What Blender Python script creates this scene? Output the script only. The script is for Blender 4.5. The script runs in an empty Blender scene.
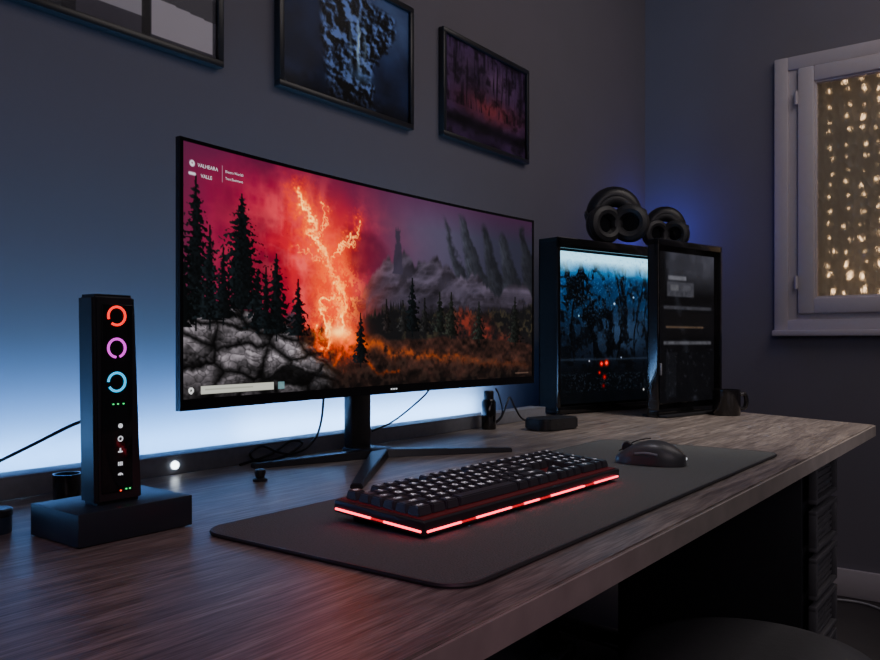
import bpy, bmesh, math, random
import numpy as np
from mathutils import Vector, Matrix
R=math.radians; PI=math.pi
random.seed(4)
S=bpy.context.scene; C=S.collection
D=0.64            # desk top height
CAM=0.832
WY=1.2; WX=2.898  # back wall plane, window wall plane
# ------------------------------------------------------------ materials
def mat(name,col,rough=.5,metal=0,var=.15,scale=40,emis=None,es=0,bump=0,spec=.5,coat=0):
    m=bpy.data.materials.new(name); m.use_nodes=True; nt=m.node_tree; b=nt.nodes['Principled BSDF']
    tc=nt.nodes.new('ShaderNodeTexCoord'); nz=nt.nodes.new('ShaderNodeTexNoise'); nz.inputs['Scale'].default_value=scale
    nz.inputs['Detail'].default_value=4
    nt.links.new(tc.outputs['Object'],nz.inputs['Vector'])
    mx=nt.nodes.new('ShaderNodeMix'); mx.data_type='RGBA'
    mx.inputs[6].default_value=(*[c*(1-var) for c in col],1); mx.inputs[7].default_value=(*[min(1,c*(1+var)) for c in col],1)
    nt.links.new(nz.outputs['Fac'],mx.inputs[0]); nt.links.new(mx.outputs[2],b.inputs['Base Color'])
    b.inputs['Roughness'].default_value=rough; b.inputs['Metallic'].default_value=metal
    b.inputs['Specular IOR Level'].default_value=spec
    if coat: b.inputs['Coat Weight'].default_value=coat; b.inputs['Coat Roughness'].default_value=.1
    if emis: b.inputs['Emission Color'].default_value=(*emis,1); b.inputs['Emission Strength'].default_value=es
    if bump:
        bp=nt.nodes.new('ShaderNodeBump'); bp.inputs['Strength'].default_value=bump; bp.inputs['Distance'].default_value=.002
        nt.links.new(nz.outputs['Fac'],bp.inputs['Height']); nt.links.new(bp.outputs['Normal'],b.inputs['Normal'])
    return m
def mat_pic(name,es=0,rough=.3,base=True,spec=.5):
    m=bpy.data.materials.new(name); m.use_nodes=True; nt=m.node_tree; b=nt.nodes['Principled BSDF']
    a=nt.nodes.new('ShaderNodeAttribute'); a.attribute_name='Col'
    if base: nt.links.new(a.outputs['Color'],b.inputs['Base Color'])
    else: b.inputs['Base Color'].default_value=(.004,.004,.004,1)
    b.inputs['Roughness'].default_value=rough; b.inputs['Specular IOR Level'].default_value=spec
    if es:
        nt.links.new(a.outputs['Color'],b.inputs['Emission Color']); b.inputs['Emission Strength'].default_value=es
    return m
def mat_wood(name):
    m=bpy.data.materials.new(name); m.use_nodes=True; nt=m.node_tree; N=nt.nodes; L=nt.links; b=N['Principled BSDF']
    tc=N.new('ShaderNodeTexCoord'); sep=N.new('ShaderNodeSeparateXYZ'); L.new(tc.outputs['Object'],sep.inputs[0])
    d=N.new('ShaderNodeMath'); d.operation='DIVIDE'; d.inputs[1].default_value=.145; L.new(sep.outputs['Y'],d.inputs[0])
    fl=N.new('ShaderNodeMath'); fl.operation='FLOOR'; L.new(d.outputs[0],fl.inputs[0])
    fr=N.new('ShaderNodeMath'); fr.operation='FRACT'; L.new(d.outputs[0],fr.inputs[0])
    off=N.new('ShaderNodeMath'); off.operation='MULTIPLY'; off.inputs[1].default_value=3.7; L.new(fl.outputs[0],off.inputs[0])
    ax=N.new('ShaderNodeMath'); ax.operation='ADD'; L.new(sep.outputs['X'],ax.inputs[0]); L.new(off.outputs[0],ax.inputs[1])
    cb=N.new('ShaderNodeCombineXYZ'); L.new(ax.outputs[0],cb.inputs['X']); L.new(sep.outputs['Y'],cb.inputs['Y']); L.new(sep.outputs['Z'],cb.inputs['Z'])
    mp=N.new('ShaderNodeMapping'); mp.inputs['Scale'].default_value=(3.6,46,20); L.new(cb.outputs[0],mp.inputs['Vector'])
    n1=N.new('ShaderNodeTexNoise'); n1.inputs['Scale'].default_value=1.6; n1.inputs['Detail'].default_value=10; n1.inputs['Roughness'].default_value=.70; n1.inputs['Distortion'].default_value=.8
    L.new(mp.outputs[0],n1.inputs['Vector'])
    mp2=N.new('ShaderNodeMapping'); mp2.inputs['Scale'].default_value=(20,380,100); L.new(cb.outputs[0],mp2.inputs['Vector'])
    n2=N.new('ShaderNodeTexNoise'); n2.inputs['Scale'].default_value=1.2; n2.inputs['Detail'].default_value=5; L.new(mp2.outputs[0],n2.inputs['Vector'])
    r=N.new('ShaderNodeValToRGB'); e=r.color_ramp.elements
    e[0].position=.30; e[0].color=(.095,.076,.072,1); e[1].position=.72; e[1].color=(.47,.405,.36,1)
    x=e.new(.5); x.color=(.245,.203,.183,1)
    L.new(n1.outputs['Fac'],r.inputs[0])
    mr=N.new('ShaderNodeMapRange'); mr.inputs['From Min'].default_value=.35; mr.inputs['From Max'].default_value=.6; mr.inputs['To Min'].default_value=.58; mr.inputs['To Max'].default_value=1.1
    L.new(n2.outputs['Fac'],mr.inputs['Value'])
    mu=N.new('ShaderNodeMix'); mu.data_type='RGBA'; mu.blend_type='MULTIPLY'; mu.inputs[0].default_value=1
    L.new(r.outputs[0],mu.inputs[6]); L.new(mr.outputs[0],mu.inputs[7])
    sm=N.new('ShaderNodeMath'); sm.operation='GREATER_THAN'; sm.inputs[1].default_value=.018; L.new(fr.outputs[0],sm.inputs[0])
    s2=N.new('ShaderNodeMapRange'); s2.inputs['To Min'].default_value=.6; L.new(sm.outputs[0],s2.inputs['Value'])
    mu2=N.new('ShaderNodeMix'); mu2.data_type='RGBA'; mu2.blend_type='MULTIPLY'; mu2.inputs[0].default_value=1
    L.new(mu.outputs[2],mu2.inputs[6]); L.new(s2.outputs[0],mu2.inputs[7]); L.new(mu2.outputs[2],b.inputs['Base Color'])
    rr=N.new('ShaderNodeMapRange'); rr.inputs['To Min'].default_value=.24; rr.inputs['To Max'].default_value=.46; L.new(n1.outputs['Fac'],rr.inputs['Value']); L.new(rr.outputs[0],b.inputs['Roughness'])
    bp=N.new('ShaderNodeBump'); bp.inputs['Strength'].default_value=.25; bp.inputs['Distance'].default_value=.001; L.new(n2.outputs['Fac'],bp.inputs['Height']); L.new(bp.outputs[0],b.inputs['Normal'])
    return m
def mat_glass(name,tint=(.01,.01,.012),alpha=.10,rough=.04):
    m=bpy.data.materials.new(name); m.use_nodes=True; nt=m.node_tree; N=nt.nodes; L=nt.links
    b=N['Principled BSDF']; b.inputs['Base Color'].default_value=(*tint,1); b.inputs['Alpha'].default_value=alpha
    nz=N.new('ShaderNodeTexNoise'); nz.inputs['Scale'].default_value=3; mr=N.new('ShaderNodeMapRange'); mr.inputs['To Min'].default_value=rough*.7; mr.inputs['To Max'].default_value=rough*1.4
    L.new(nz.outputs['Fac'],mr.inputs['Value']); L.new(mr.outputs[0],b.inputs['Roughness'])
    return m
def mat_frost(name):
    m=bpy.data.materials.new(name); m.use_nodes=True; nt=m.node_tree; N=nt.nodes; L=nt.links
    b=N['Principled BSDF']; b.inputs['Base Color'].default_value=(.93,.92,.9,1); b.inputs['Transmission Weight'].default_value=1; b.inputs['Roughness'].default_value=.46; b.inputs['IOR'].default_value=1.22
    tc=N.new('ShaderNodeTexCoord'); mp=N.new('ShaderNodeMapping'); mp.inputs['Scale'].default_value=(1,1.3,.7); L.new(tc.outputs['Object'],mp.inputs['Vector'])
    vo=N.new('ShaderNodeTexVoronoi'); vo.inputs['Scale'].default_value=46; L.new(mp.outputs[0],vo.inputs['Vector'])
    bp=N.new('ShaderNodeBump'); bp.inputs['Strength'].default_value=.9; bp.inputs['Distance'].default_value=.012; L.new(vo.outputs['Distance'],bp.inputs['Height']); L.new(bp.outputs[0],b.inputs['Normal'])
    return m
M=dict(
 wall=mat('wall_paint',(.188,.176,.206),.85,var=.05,scale=6,bump=.15),
 floor=mat('dark_floor',(.04,.036,.037),.5,var=.3,scale=8),
 white=mat('white_paint',(.56,.51,.54),.45,var=.04),
 black=mat('black_plastic',(.018,.018,.021),.34,var=.2),
 slab=mat('blue_black_plastic',(.018,.024,.034),.40,var=.15),
 matte=mat('matte_black',(.008,.008,.009),.75,var=.2,spec=.2),
 gloss=mat('gloss_black',(.006,.006,.007),.12,var=.1,coat=.5),
 bmetal=mat('black_metal',(.035,.035,.04),.32,metal=.3,var=.2),
 steel=mat('brushed_steel',(.24,.25,.29),.45,metal=.3,var=.2,scale=90),
 mattress=mat('desk_mat_cloth',(.125,.132,.130),.9,var=.35,scale=520,bump=.6,spec=.2),
 wood=mat_wood('desk_wood'),
 edge=mat('desk_edge_wood',(.38,.33,.30),.45,var=.3,scale=25),
 key=mat('keycap_plastic',(.052,.050,.060),.34,var=.15),
 keyl=mat('key_legend',(.7,.7,.75),.5,emis=(.85,.8,.9),es=.9),
 plate=mat('key_plate',(.02,.006,.007),.5,emis=(1,.03,.05),es=.04),
 case=mat('keyboard_case',(.028,.024,.027),.3,var=.2),
 red=mat('red_light_strip',(.5,.02,.03),.4,emis=(1,.045,.080),es=6.5),
 redim=mat('dim_red_light_strip',(.4,.01,.02),.4,emis=(1,.012,.025),es=.7),
 led=mat('blue_led_strip',(.5,.7,1),.4,emis=(.35,.62,1),es=10),
 ringr=mat('ring_red',(.5,.05,.02),.4,emis=(1,.012,.010),es=2.0),
 ringp=mat('ring_magenta',(.4,.05,.4),.4,emis=(.66,.015,.66),es=1.9),
 ringc=mat('ring_cyan',(.05,.4,.5),.4,emis=(.0,.46,.90),es=1.6),
 green=mat('green_indicator',(.05,.5,.1),.4,emis=(.03,.9,.2),es=1.6),
 redd=mat('red_indicator',(.5,.05,.02),.4,emis=(1,.05,.02),es=2.4),
 icon=mat('white_icon',(.7,.7,.7),.4,emis=(.9,.93,1),es=.8),
 spot=mat('white_lamp',(.9,.9,.9),.4,emis=(.8,.9,1),es=8),
 bulb=mat('warm_bulb',(.9,.6,.3),.4,emis=(1,.62,.32),es=6),
 wire=mat('wire_green_black',(.02,.02,.018),.5),
 foam=mat('ear_pad_foam',(.026,.026,.029),.50,var=.2,scale=200),
 seat=mat('stool_leatherette',(.075,.075,.080),.5,var=.2,scale=120,bump=.2),
 cabin=mat('cabinet_black',(.085,.082,.088),.45,var=.2),
 mouse=mat('mouse_plastic',(.060,.061,.066),.40,var=.1,coat=.1),
 mug=mat('mug_glaze',(.012,.011,.012),.2,coat=.4),
 blue=mat('blue_plastic',(.02,.035,.06),.35),
 cable=mat('cable_rubber',(.01,.01,.012),.5),
 wcable=mat('white_cable',(.4,.4,.42),.5),
 glass=mat_glass('clear_glass'),
 artglass=mat_glass('picture_glass',alpha=.035,rough=.08),
 frost=mat_frost('patterned_glass'),
 curtain=mat('glowing_curtain_cloth',(.22,.20,.17),.9,var=.35,scale=12,emis=(.34,.29,.22),es=.075,bump=.2),  # cloth emits faintly, a warm glow put into its colour
 mount=mat('picture_backing',(.05,.05,.055),.7),
)
M['screen']=mat_pic('monitor_picture',es=1.0,rough=.3,base=False,spec=.15)
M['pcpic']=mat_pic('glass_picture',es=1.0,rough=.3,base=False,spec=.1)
M['art']=mat_pic('art_print',es=.06,rough=.5,spec=.2)  # prints emit faintly, so a little light is put into their colour
# ------------------------------------------------------------ mesh helpers
def merge(bm,tmp):
    me=bpy.data.meshes.new('t'); tmp.to_mesh(me); tmp.free(); bm.from_mesh(me); bpy.data.meshes.remove(me)
def box(bm,c,s,bev=0,rot=None,seg=2):
    t=bmesh.new(); bmesh.ops.create_cube(t,size=1)
    for v in t.verts: v.co=Vector((v.co.x*s[0],v.co.y*s[1],v.co.z*s[2]))
    if bev: bmesh.ops.bevel(t,geom=t.edges[:],offset=bev,segments=seg,affect='EDGES',profile=.5)
    mt=Matrix.Translation(c)
    if rot is not None: mt=mt@rot
    bmesh.ops.transform(t,matrix=mt,verts=t.verts); merge(bm,t); return bm
def lathe(bm,prof,c=(0,0,0),seg=32,rot=None):
    t=bmesh.new(); rings=[]
    for r,z in prof:
        if r<1e-6: rings.append([t.verts.new((0,0,z))])
        else: rings.append([t.verts.new((r*math.cos(2*PI*i/seg),r*math.sin(2*PI*i/seg),z)) for i in range(seg)])
    for a,b in zip(rings,rings[1:]):
        for i in range(seg):
            j=(i+1)%seg
            if len(a)==1 and len(b)==1: continue
            if len(a)==1: t.faces.new((a[0],b[j],b[i]))
            elif len(b)==1: t.faces.new((a[i],a[j],b[0]))
            else: t.faces.new((a[i],a[j],b[j],b[i]))
    bmesh.ops.recalc_face_normals(t,faces=t.faces)
    mt=Matrix.Translation(c)
    if rot is not None: mt=mt@rot
    bmesh.ops.transform(t,matrix=mt,verts=t.verts); merge(bm,t); return bm
def smooth(pts,n=8):
    P=[Vector(p) for p in pts]; P=[2*P[0]-P[1]]+P+[2*P[-1]-P[-2]]; out=[]
    for i in range(1,len(P)-2):
        for k in range(n):
            t=k/n; a,b,c,d=P[i-1:i+3]
            out.append(.5*((2*b)+(c-a)*t+(2*a-5*b+4*c-d)*t*t+(3*b-a-3*c+d)*t**3))
    out.append(P[-2]); return out
def tube(bm,pts,r,seg=8,sm=True,flat=1.0):
    P=smooth(pts) if sm else [Vector(p) for p in pts]; rings=[]
    prev=None
    for i,p in enumerate(P):
        d=(P[min(i+1,len(P)-1)]-P[max(i-1,0)]).normalized()
        if prev is None: a=d.orthogonal().normalized()
        else: a=(prev-d*prev.dot(d)).normalized()
        prev=a; b=d.cross(a)
        rings.append([bm.verts.new(p+a*r*math.cos(2*PI*k/seg)+b*r*flat*math.sin(2*PI*k/seg)) for k in range(seg)])
    for A,B in zip(rings,rings[1:]):
        for k in range(seg): bm.faces.new((A[k],A[(k+1)%seg],B[(k+1)%seg],B[k]))
    bm.faces.new(rings[0][::-1]); bm.faces.new(rings[-1]); return bm
def prism(bm,poly,z0,z1,bev=0):
    t=bmesh.new(); a=[t.verts.new((x,y,z0)) for x,y in poly]; b=[t.verts.new((x,y,z1)) for x,y in poly]
    t.faces.new(a[::-1]); t.faces.new(b); n=len(poly)
    for i in range(n): t.faces.new((a[i],a[(i+1)%n],b[(i+1)%n],b[i]))
    if bev: bmesh.ops.bevel(t,geom=t.edges[:],offset=bev,segments=2,affect='EDGES')
    merge(bm,t); return bm
def torus_arc(bm,c,Rr,r,a0,a1,n=40,seg=8):   # in XZ plane
    pts=[(c[0]+Rr*math.cos(a0+(a1-a0)*i/n),c[1],c[2]+Rr*math.sin(a0+(a1-a0)*i/n)) for i in range(n+1)]
    return tube(bm,pts,r,seg,sm=False)
def nb(): return bmesh.new()
def obj(name,bm,m,parent=None,loc=None,sharp=35):
    me=bpy.data.meshes.new(name); bmesh.ops.recalc_face_normals(bm,faces=bm.faces); bm.to_mesh(me); bm.free()
    me.materials.append(M[m] if isinstance(m,str) else m)
    me.shade_smooth(); me.set_sharp_from_angle(angle=R(sharp))
    o=bpy.data.objects.new(name,me); C.objects.link(o)
    if parent: o.parent=parent
    if loc: o.location=loc
    return o
def tag(o,label,cat,group=None):
    o['label']=label; o['category']=cat
    if group: o['group']=group
    return o
def thing(name,label,cat,loc=(0,0,0),rz=0,group=None):
    o=bpy.data.objects.new(name,None); o.empty_display_size=.05; C.objects.link(o); o.location=loc; o.rotation_euler=(0,0,rz)
    return tag(o,label,cat,group)
def struct(name,bm,m,parent=None,loc=None):
    o=obj(name,bm,m,parent,loc)
    if parent is None: o['kind']='structure'
    return o
def text_mesh(s,size,align='CENTER'):
    cu=bpy.data.curves.new('t','FONT'); cu.body=s; cu.size=size; cu.align_x=align; cu.align_y='CENTER' if align=='CENTER' else 'BOTTOM_BASELINE'
    cu.resolution_u=2
    o=bpy.data.objects.new('t',cu); C.objects.link(o); bpy.context.view_layer.update()
    me=bpy.data.meshes.new_from_object(o); bpy.data.objects.remove(o); return me
def P(x,y,Y):      # point of the photo on the plane at distance Y
    rf=(x-440)/800; f=Y/(.6-.8*rf); return Vector((f*(.8+.6*rf),Y,CAM+(342-y)*f/800))
# ------------------------------------------------------------ picture helpers
def vnoise(u,v,fx,fy,seed):
    g=np.random.RandomState(seed).rand(int(fy)+3,int(fx)+3); x=np.clip(u,0,1)*fx; y=np.clip(v,0,1)*fy
    xi=np.floor(x).astype(int); yi=np.floor(y).astype(int); a=x-xi; b=y-yi; a=a*a*(3-2*a); b=b*b*(3-2*b)
    return (g[yi,xi]*(1-a)+g[yi,xi+1]*a)*(1-b)+(g[yi+1,xi]*(1-a)+g[yi+1,xi+1]*a)*b
def fbm(u,v,fx,fy,seed,o=5):
    s=0;w=0;a=1
    for k in range(o): s=s+a*vnoise(u,v,fx*2**k,fy*2**k,seed+k); w+=a; a*=.55
    return s/w
def ridged(u,v,fx,fy,seed,o=4):
    s=0;w=0;a=1
    for k in range(o): s=s+a*(1-np.abs(2*vnoise(u,v,fx*2**k,fy*2**k,seed+k)-1)); w+=a; a*=.55
    return s/w
def mixc(img,col,m):
    m=np.clip(m,0,1)[...,None]; return img*(1-m)+np.array(col)*m
def lin(c): return np.where(c<=.04045,c/12.92,((np.clip(c,0,4)+.055)/1.055)**2.4)
def grid(W,H):
    u,v=np.meshgrid((np.arange(W)+.5)/W,(np.arange(H)+.5)/H); return u,v
def grid_obj(name,img,pf,m,parent,gain=1.0,sat=1.0,gam=1.0):
    img=np.nan_to_num(img)
    H,W=img.shape[:2]; u,v=np.meshgrid(np.linspace(0,1,W),np.linspace(0,1,H))
    p=np.stack(pf(u,v),-1).reshape(-1,3)
    me=bpy.data.meshes.new(name); me.vertices.add(H*W); me.vertices.foreach_set('co',p.astype(np.float32).ravel())
    i=(np.arange(H-1)[:,None]*W+np.arange(W-1)[None,:]).ravel()
    f=np.stack([i,i+W,i+W+1,i+1],-1); n=len(f)
    me.loops.add(n*4); me.loops.foreach_set('vertex_index',f.ravel().astype(np.int32))
    me.polygons.add(n); me.polygons.foreach_set('loop_start',(np.arange(n)*4).astype(np.int32))
    me.update(calc_edges=True)
    at=me.color_attributes.new('Col','FLOAT_COLOR','POINT')
    l=lin(np.clip(img,0,1.6)); lum=(l*np.array((.25,.6,.15))).sum(-1,keepdims=True); l=np.clip(lum+(l-lum)*sat,0,None); l=gain*l**gam
    c=np.ones((H*W,4),np.float32); c[:,:3]=l.reshape(-1,3); at.data.foreach_set('color',c.ravel())
    me.materials.append(M[m]); o=bpy.data.objects.new(name,me); C.objects.link(o); o.parent=parent
    me.shade_smooth()
    return o
def polydist(u,v,pts,asp=1.0):
    d=np.full(u.shape,9.)
    for (x0,y0),(x1,y1) in zip(pts,pts[1:]):
        dx,dy=(x1-x0)*asp,(y1-y0); L2=dx*dx+dy*dy+1e-9
        t=np.clip((((u-x0)*asp)*dx+(v-y0)*dy)/L2,0,1); d=np.minimum(d,np.hypot((u-x0)*asp-t*dx,(v-y0)-t*dy))
    return d
# monitor wallpaper
def wallpaper():
    W,H=900,350; u,v=grid(W,H); A=.85/.33
    n1=fbm(u,v,7,3,1); n2=fbm(u,v,26,10,9); n3=fbm(u,v,90,36,20,3); n4=vnoise(u,v,260,110,77); rg=ridged(u,v,14,6,50,5)
    img=np.zeros((H,W,3))+np.array((.16,.16,.21))
    img=mixc(img,(.34,.33,.41),np.exp(-((u-.60)/.20)**2)*np.clip(1.1-v*1.0,0,1)*(.6+.7*n1))
    g=np.exp(-((u-.20+.08*(n1-.5))/.25)**2-((v-.25)/.60)**2)
    img=mixc(img,(.47,.11,.25),g*1.3*(.55+.9*n1)); g2=np.exp(-((u-.27)/.15)**2-((v-.38)/.38)**2)
    img=mixc(img,(.82,.14,.19),g2*(.30+1.2*n1))
    img=mixc(img,(1.0,.42,.42),np.clip((rg-.56)*3.5,0,1)*g2*.8)
    img=mixc(img,(.22,.07,.15),np.clip((n1-.49)*6,0,1)*np.exp(-((u-.3)/.25)**2)*.68)
    img=mixc(img,(.28,.10,.22),np.clip((.16-v)*6,0,1)*.5)
    g3=np.exp(-((u-.325-.03*(n2-.5))/.055)**2-((v-.52)/.30)**2); img=mixc(img,(1.05,.38,.20),g3*.9*(.3+1.2*n2))
    # leaning rock spires on the right, dark and fading into mist
    lit=np.clip((ridged(u+.35*v,v,12,8,140,5)-.5)*2.6,0,1)
    for (x0,y0,x1,y1,w,c) in ((.655,.03,.76,.62,.028,.150),(.715,.0,.83,.66,.050,.17),(.80,.03,.89,.7,.042,.135),(.87,.06,.95,.7,.052,.16),(.95,.0,1.03,.7,.050,.125)):
        t=np.clip((v-y0)/(y1-y0),0,1); cx=x0+(x1-x0)*t; hw=w*(.18+1.0*t)*(.70+.7*n2); dd=(u-cx-.024*(n2-.5)-.012*(n3-.5)); m=np.clip((hw-np.abs(dd))*90,0,1)*np.clip((v-y0-.04*n2)*20,0,1)*.90
        l_=np.clip(.62-dd/hw*.55,0,1); st_=vnoise(u-.16*v,v,220,40,66); cc=np.stack([c*(.55+.85*l_*(.35+.5*st_+.4*lit))]*3,-1)*np.array((1.0,1.03,1.18)); img=img*(1-m[...,None])+cc*m[...,None]
    # layered mountains
    for k,(base,am,sd,tone,pk) in enumerate(((.43,.22,31,.22,.14),(.52,.16,131,.17,.05),(.60,.14,231,.13,.0))):
        rid=base-pk*np.exp(-((u-.53)/.05)**2)-pk*.6*np.exp(-((u-.63)/.06)**2)+am*(fbm(u,0*v,22,1,sd,6)-.5); rid=rid+np.clip((.44-u)/.08,0,1)*.26
        mm=np.clip((v-rid)*40,0,1); lt=np.clip((ridged(u+.35*v,v,16,10,sd+9,6)-.45)*2.6,0,1); sh=tone*(.60+.85*lt*(.3+n2))+.16*np.clip(v-rid,0,.2)
        img=img*(1-mm[...,None])+np.stack([sh*1.05,sh*.95,sh*1.13],-1)*mm[...,None]
        img=mixc(img,(.78,.24,.20),mm*np.exp(-((u-.36)/.08)**2)*.7)
        if k==0:
            tw=np.clip((.008+.04*np.clip(v-.2,0,1)+.010*(n3-.5)-np.abs(u-.515))*300,0,1)*((v>.165+.03*np.abs(np.sin(u*500)))&(v<.42)); img=mixc(img,(.19,.17,.22),tw*.9)
        img=mixc(img,(.27,.25,.31),np.exp(-((v-rid-.09-.04*n1)/.05)**2)*mm*(u>.42)*.40*n1*1.4)
    def ridge(base,amp,fr,seed,teeth):
        return base+amp*(fbm(u,0*v,fr,1,seed,3)-.5)-teeth*(.5-np.abs(((u*120+6*vnoise(u,0*v,60,1,seed+5))%1)-.5))*(.3+1.4*vnoise(u,0*v,90,1,seed+3))
    r=ridge(.69,.20,6,41,.08)-.14*np.clip((u-.5)/.5,0,1); m=np.clip((v-r)*60,0,1)*np.clip((u-.40)*30,0,1)
    img=mixc(img,(.075,.075,.078),m*.95); img=mixc(img,(.21,.19,.15),m*np.clip((n3-.48)*6,0,1)*np.clip((n2-.40)*5,0,1)*.9)
    rt=np.exp(-((u-.735)/.032)**2-((v-.66)/.13)**2)+.8*np.exp(-((u-.81)/.03)**2-((v-.72)/.09)**2)+.7*np.exp(-((u-.9)/.05)**2-((v-.78)/.06)**2)
    img=mixc(img,(.46,.19,.16),m*np.clip(rt*2.4*(n3-.2),0,.9))
    # slope with winding fiery trail
    gr=.74+.06*(fbm(u,0*v,12,1,61)-.5)+.05*(u>.5)*(u-.5); m=np.clip((v-gr)*60,0,1); hs=fbm(u,v-.01,30,12,181,5)-fbm(u,v+.01,30,12,181,5); t=n2*.4+n3*.4+2.2*hs
    gc=np.clip(np.stack([.09+.20*t,.065+.12*t,.06+.10*t],-1),.02,1); img=img*(1-m[...,None])+gc*m[...,None]
    for pts,w,c,s in (([(.36,.74),(.41,.78),(.47,.80),(.50,.835),(.58,.85),(.66,.865),(.78,.88),(1.0,.93)],.026,(.78,.36,.19),.9),([(.345,.76),(.37,.82),(.42,.86),(.44,.91),(.52,.94)],.012,(.90,.34,.14),.85),([(.38,.77),(.34,.82),(.33,.88)],.009,(.95,.36,.12),.8)):
        d=polydist(u+.025*(n2-.5),v+.10*(n2-.5),pts,A); img=mixc(img,c,np.exp(-(d/w)**2)*s*np.clip(n3*2.6-.55,0,1)*np.clip(1.2-u,0,1))
    img=mixc(img,(.035,.032,.034),np.clip((v-.90-.12*(n2-.5))*10,0,1)*.8)
    img=mixc(img,(.20,.15,.13),np.clip((n3-.52)*6,0,1)*(v>.86)*.5)
    # dark left slope behind the rocks
    sl=.57+.13*u/.3+.10*(n2-.5); m=np.clip((v-sl)*40,0,1)*np.clip((.37-u-.25*(v-.7))*30,0,1); img=mixc(img,(.08,.05,.06),m*.95)
    img=mixc(img,(.38,.14,.12),m*np.clip((n3-.5)*5,0,1)*np.clip((u-.12)*5,0,1)*.8)
    # boulders: angular faceted cells
    rk=.64+2.2*np.maximum(u-.17,0)**1.2+.10*(fbm(u,v,12,4,71)-.5)
    c1=int(.36*W); r1=int(.55*H); us=u[r1:,:c1]; vs=v[r1:,:c1]
    wu=us+.020*(n2[r1:,:c1]-.5)+.006*(n3[r1:,:c1]-.5); wv=vs+.06*(n2[r1:,:c1]-.5)
    def cells(npts,seed):
        rs=np.random.RandomState(seed); F1=np.full(us.shape,9.); F2=np.full(us.shape,9.); idx=np.zeros(us.shape); ox=np.zeros(us.shape); oy=np.zeros(us.shape)
        for k in range(npts):
            px=rs.rand()*.37; py=.55+.47*rs.rand(); sx=A*.62; dx=(wu-px)*sx; dy=(wv-py)*1.25; dd=np.hypot(dx,dy); new=dd<F1
            F2=np.where(new,F1,np.minimum(F2,dd)); h=rs.rand(); idx=np.where(new,h,idx); ox=np.where(new,dx,ox); oy=np.where(new,dy,oy); F1=np.where(new,dd,F1)
        return F1,F2,idx,ox,oy
    F1,F2,ci,ox,oy=cells(46,5); G1,G2,di,px_,py_=cells(360,6)
    sh=.38+.14*(ci-.5)-2.4*oy-.7*ox+.13*(di-.5)-1.6*py_-.8*px_+.22*(n3[r1:,:c1]-.5)+.14*(n4[r1:,:c1]-.5)
    sh=sh*np.clip((F2-F1)*24+.12,0,1)*np.clip((G2-G1)*60+.62,0,1); sh=np.clip(sh,.03,.66)*(1.0-.40*np.clip((vs-.84)*7,0,1))
    m=np.clip((vs-rk[r1:,:c1]-.05*(ci-.5))*70,0,1)*np.clip((.35-us)*30,0,1)
    sub=img[r1:,:c1]; img[r1:,:c1]=sub*(1-m[...,None])+np.clip(np.stack([sh*1.03,sh*.98,sh*1.02],-1),0.01,1)*m[...,None]
    # lava plume
    L1=[(.250,.13),(.272,.20),(.268,.27),(.30,.32),(.315,.40),(.335,.47),(.325,.55),(.345,.62),(.335,.69),(.37,.75)]
    L2=[(.315,.40),(.35,.36),(.365,.28),(.392,.24),(.40,.18)]; L3=[(.335,.47),(.36,.56),(.355,.66),(.35,.72)]; L4=[(.268,.27),(.30,.22),(.31,.15)]; L5=[(.325,.55),(.305,.63),(.315,.72),(.30,.76)]; L6=[(.30,.32),(.265,.38),(.24,.36)]
    uu=u+.050*(n2-.5)+.030*(n3-.5); vv=v+.14*(n2-.5)+.05*(n4-.5)
    for Lp,w,s in ((L1,.028,1),(L2,.013,.75),(L3,.026,.95),(L4,.010,.6),(L5,.018,.9),(L6,.010,.4)):
        d=polydist(uu,vv,Lp,A); k=.25+1.25*n3; img=mixc(img,(1.0,.28,.17),np.exp(-(d/(w*3.4))**2)*.65*s*k); img=mixc(img,(1.15,.55,.22),np.exp(-(d/(w*1.1))**2)*.95*s*k); img=mixc(img,(1.45,1.15,.68),np.exp(-(d/(w*.45))**2)*s*np.clip(k,0,1))
    rr2=ridged(uu,vv,34,16,160,3); pl_=np.exp(-((u-.33+.02*np.sin(v*9))/.045)**2-((v-.6)/.17)**2); img=mixc(img,(1.3,.78,.34),np.clip((rr2-.64)*6,0,1)*pl_)
    img=mixc(img,(1.5,1.2,.7),np.exp(-((u-.345)/.026)**2-((v-.735)/.030)**2)*.95); img=mixc(img,(1.15,.48,.18),np.exp(-((u-.355)/.055)**2-((v-.765)/.032)**2)*.85*(.3+n3))
    # pines
    def tree(x,t,b,w,c=(.035,.045,.05)):
        nonlocal img
        s=(v-t)/(b-t); sc_=np.clip(s,0,1); ph=(sc_**.85)*max(7,(b-t)*30)-1.6*np.abs(u-x)/w+1.4*(n3-.5)+.35*np.sign(u-x); k=1-(ph%1); hw=w*(.05+.95*sc_**.9)*(.42+.80*k)*(.50+1.0*n4)
        m=np.clip((hw-np.abs(u-x))*350,0,1)*((s>0)&(s<1)); m=np.maximum(m,((np.abs(u-x)<.0018)&(s>-.03)&(s<1.1))*1.)
        cc=np.stack([c[i]*(.6+2.4*n4*np.clip((x-u)/w+.5,0,1)) for i in range(3)],-1); img=img*(1-m[...,None])+cc*m[...,None]
    tree(.025,.14,.68,.050); tree(-.008,.2,.72,.04); tree(.052,.32,.69,.032); tree(.116,.17,.64,.070); tree(.078,.40,.68,.028); tree(.192,.40,.74,.046); tree(.150,.48,.72,.030)
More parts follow.
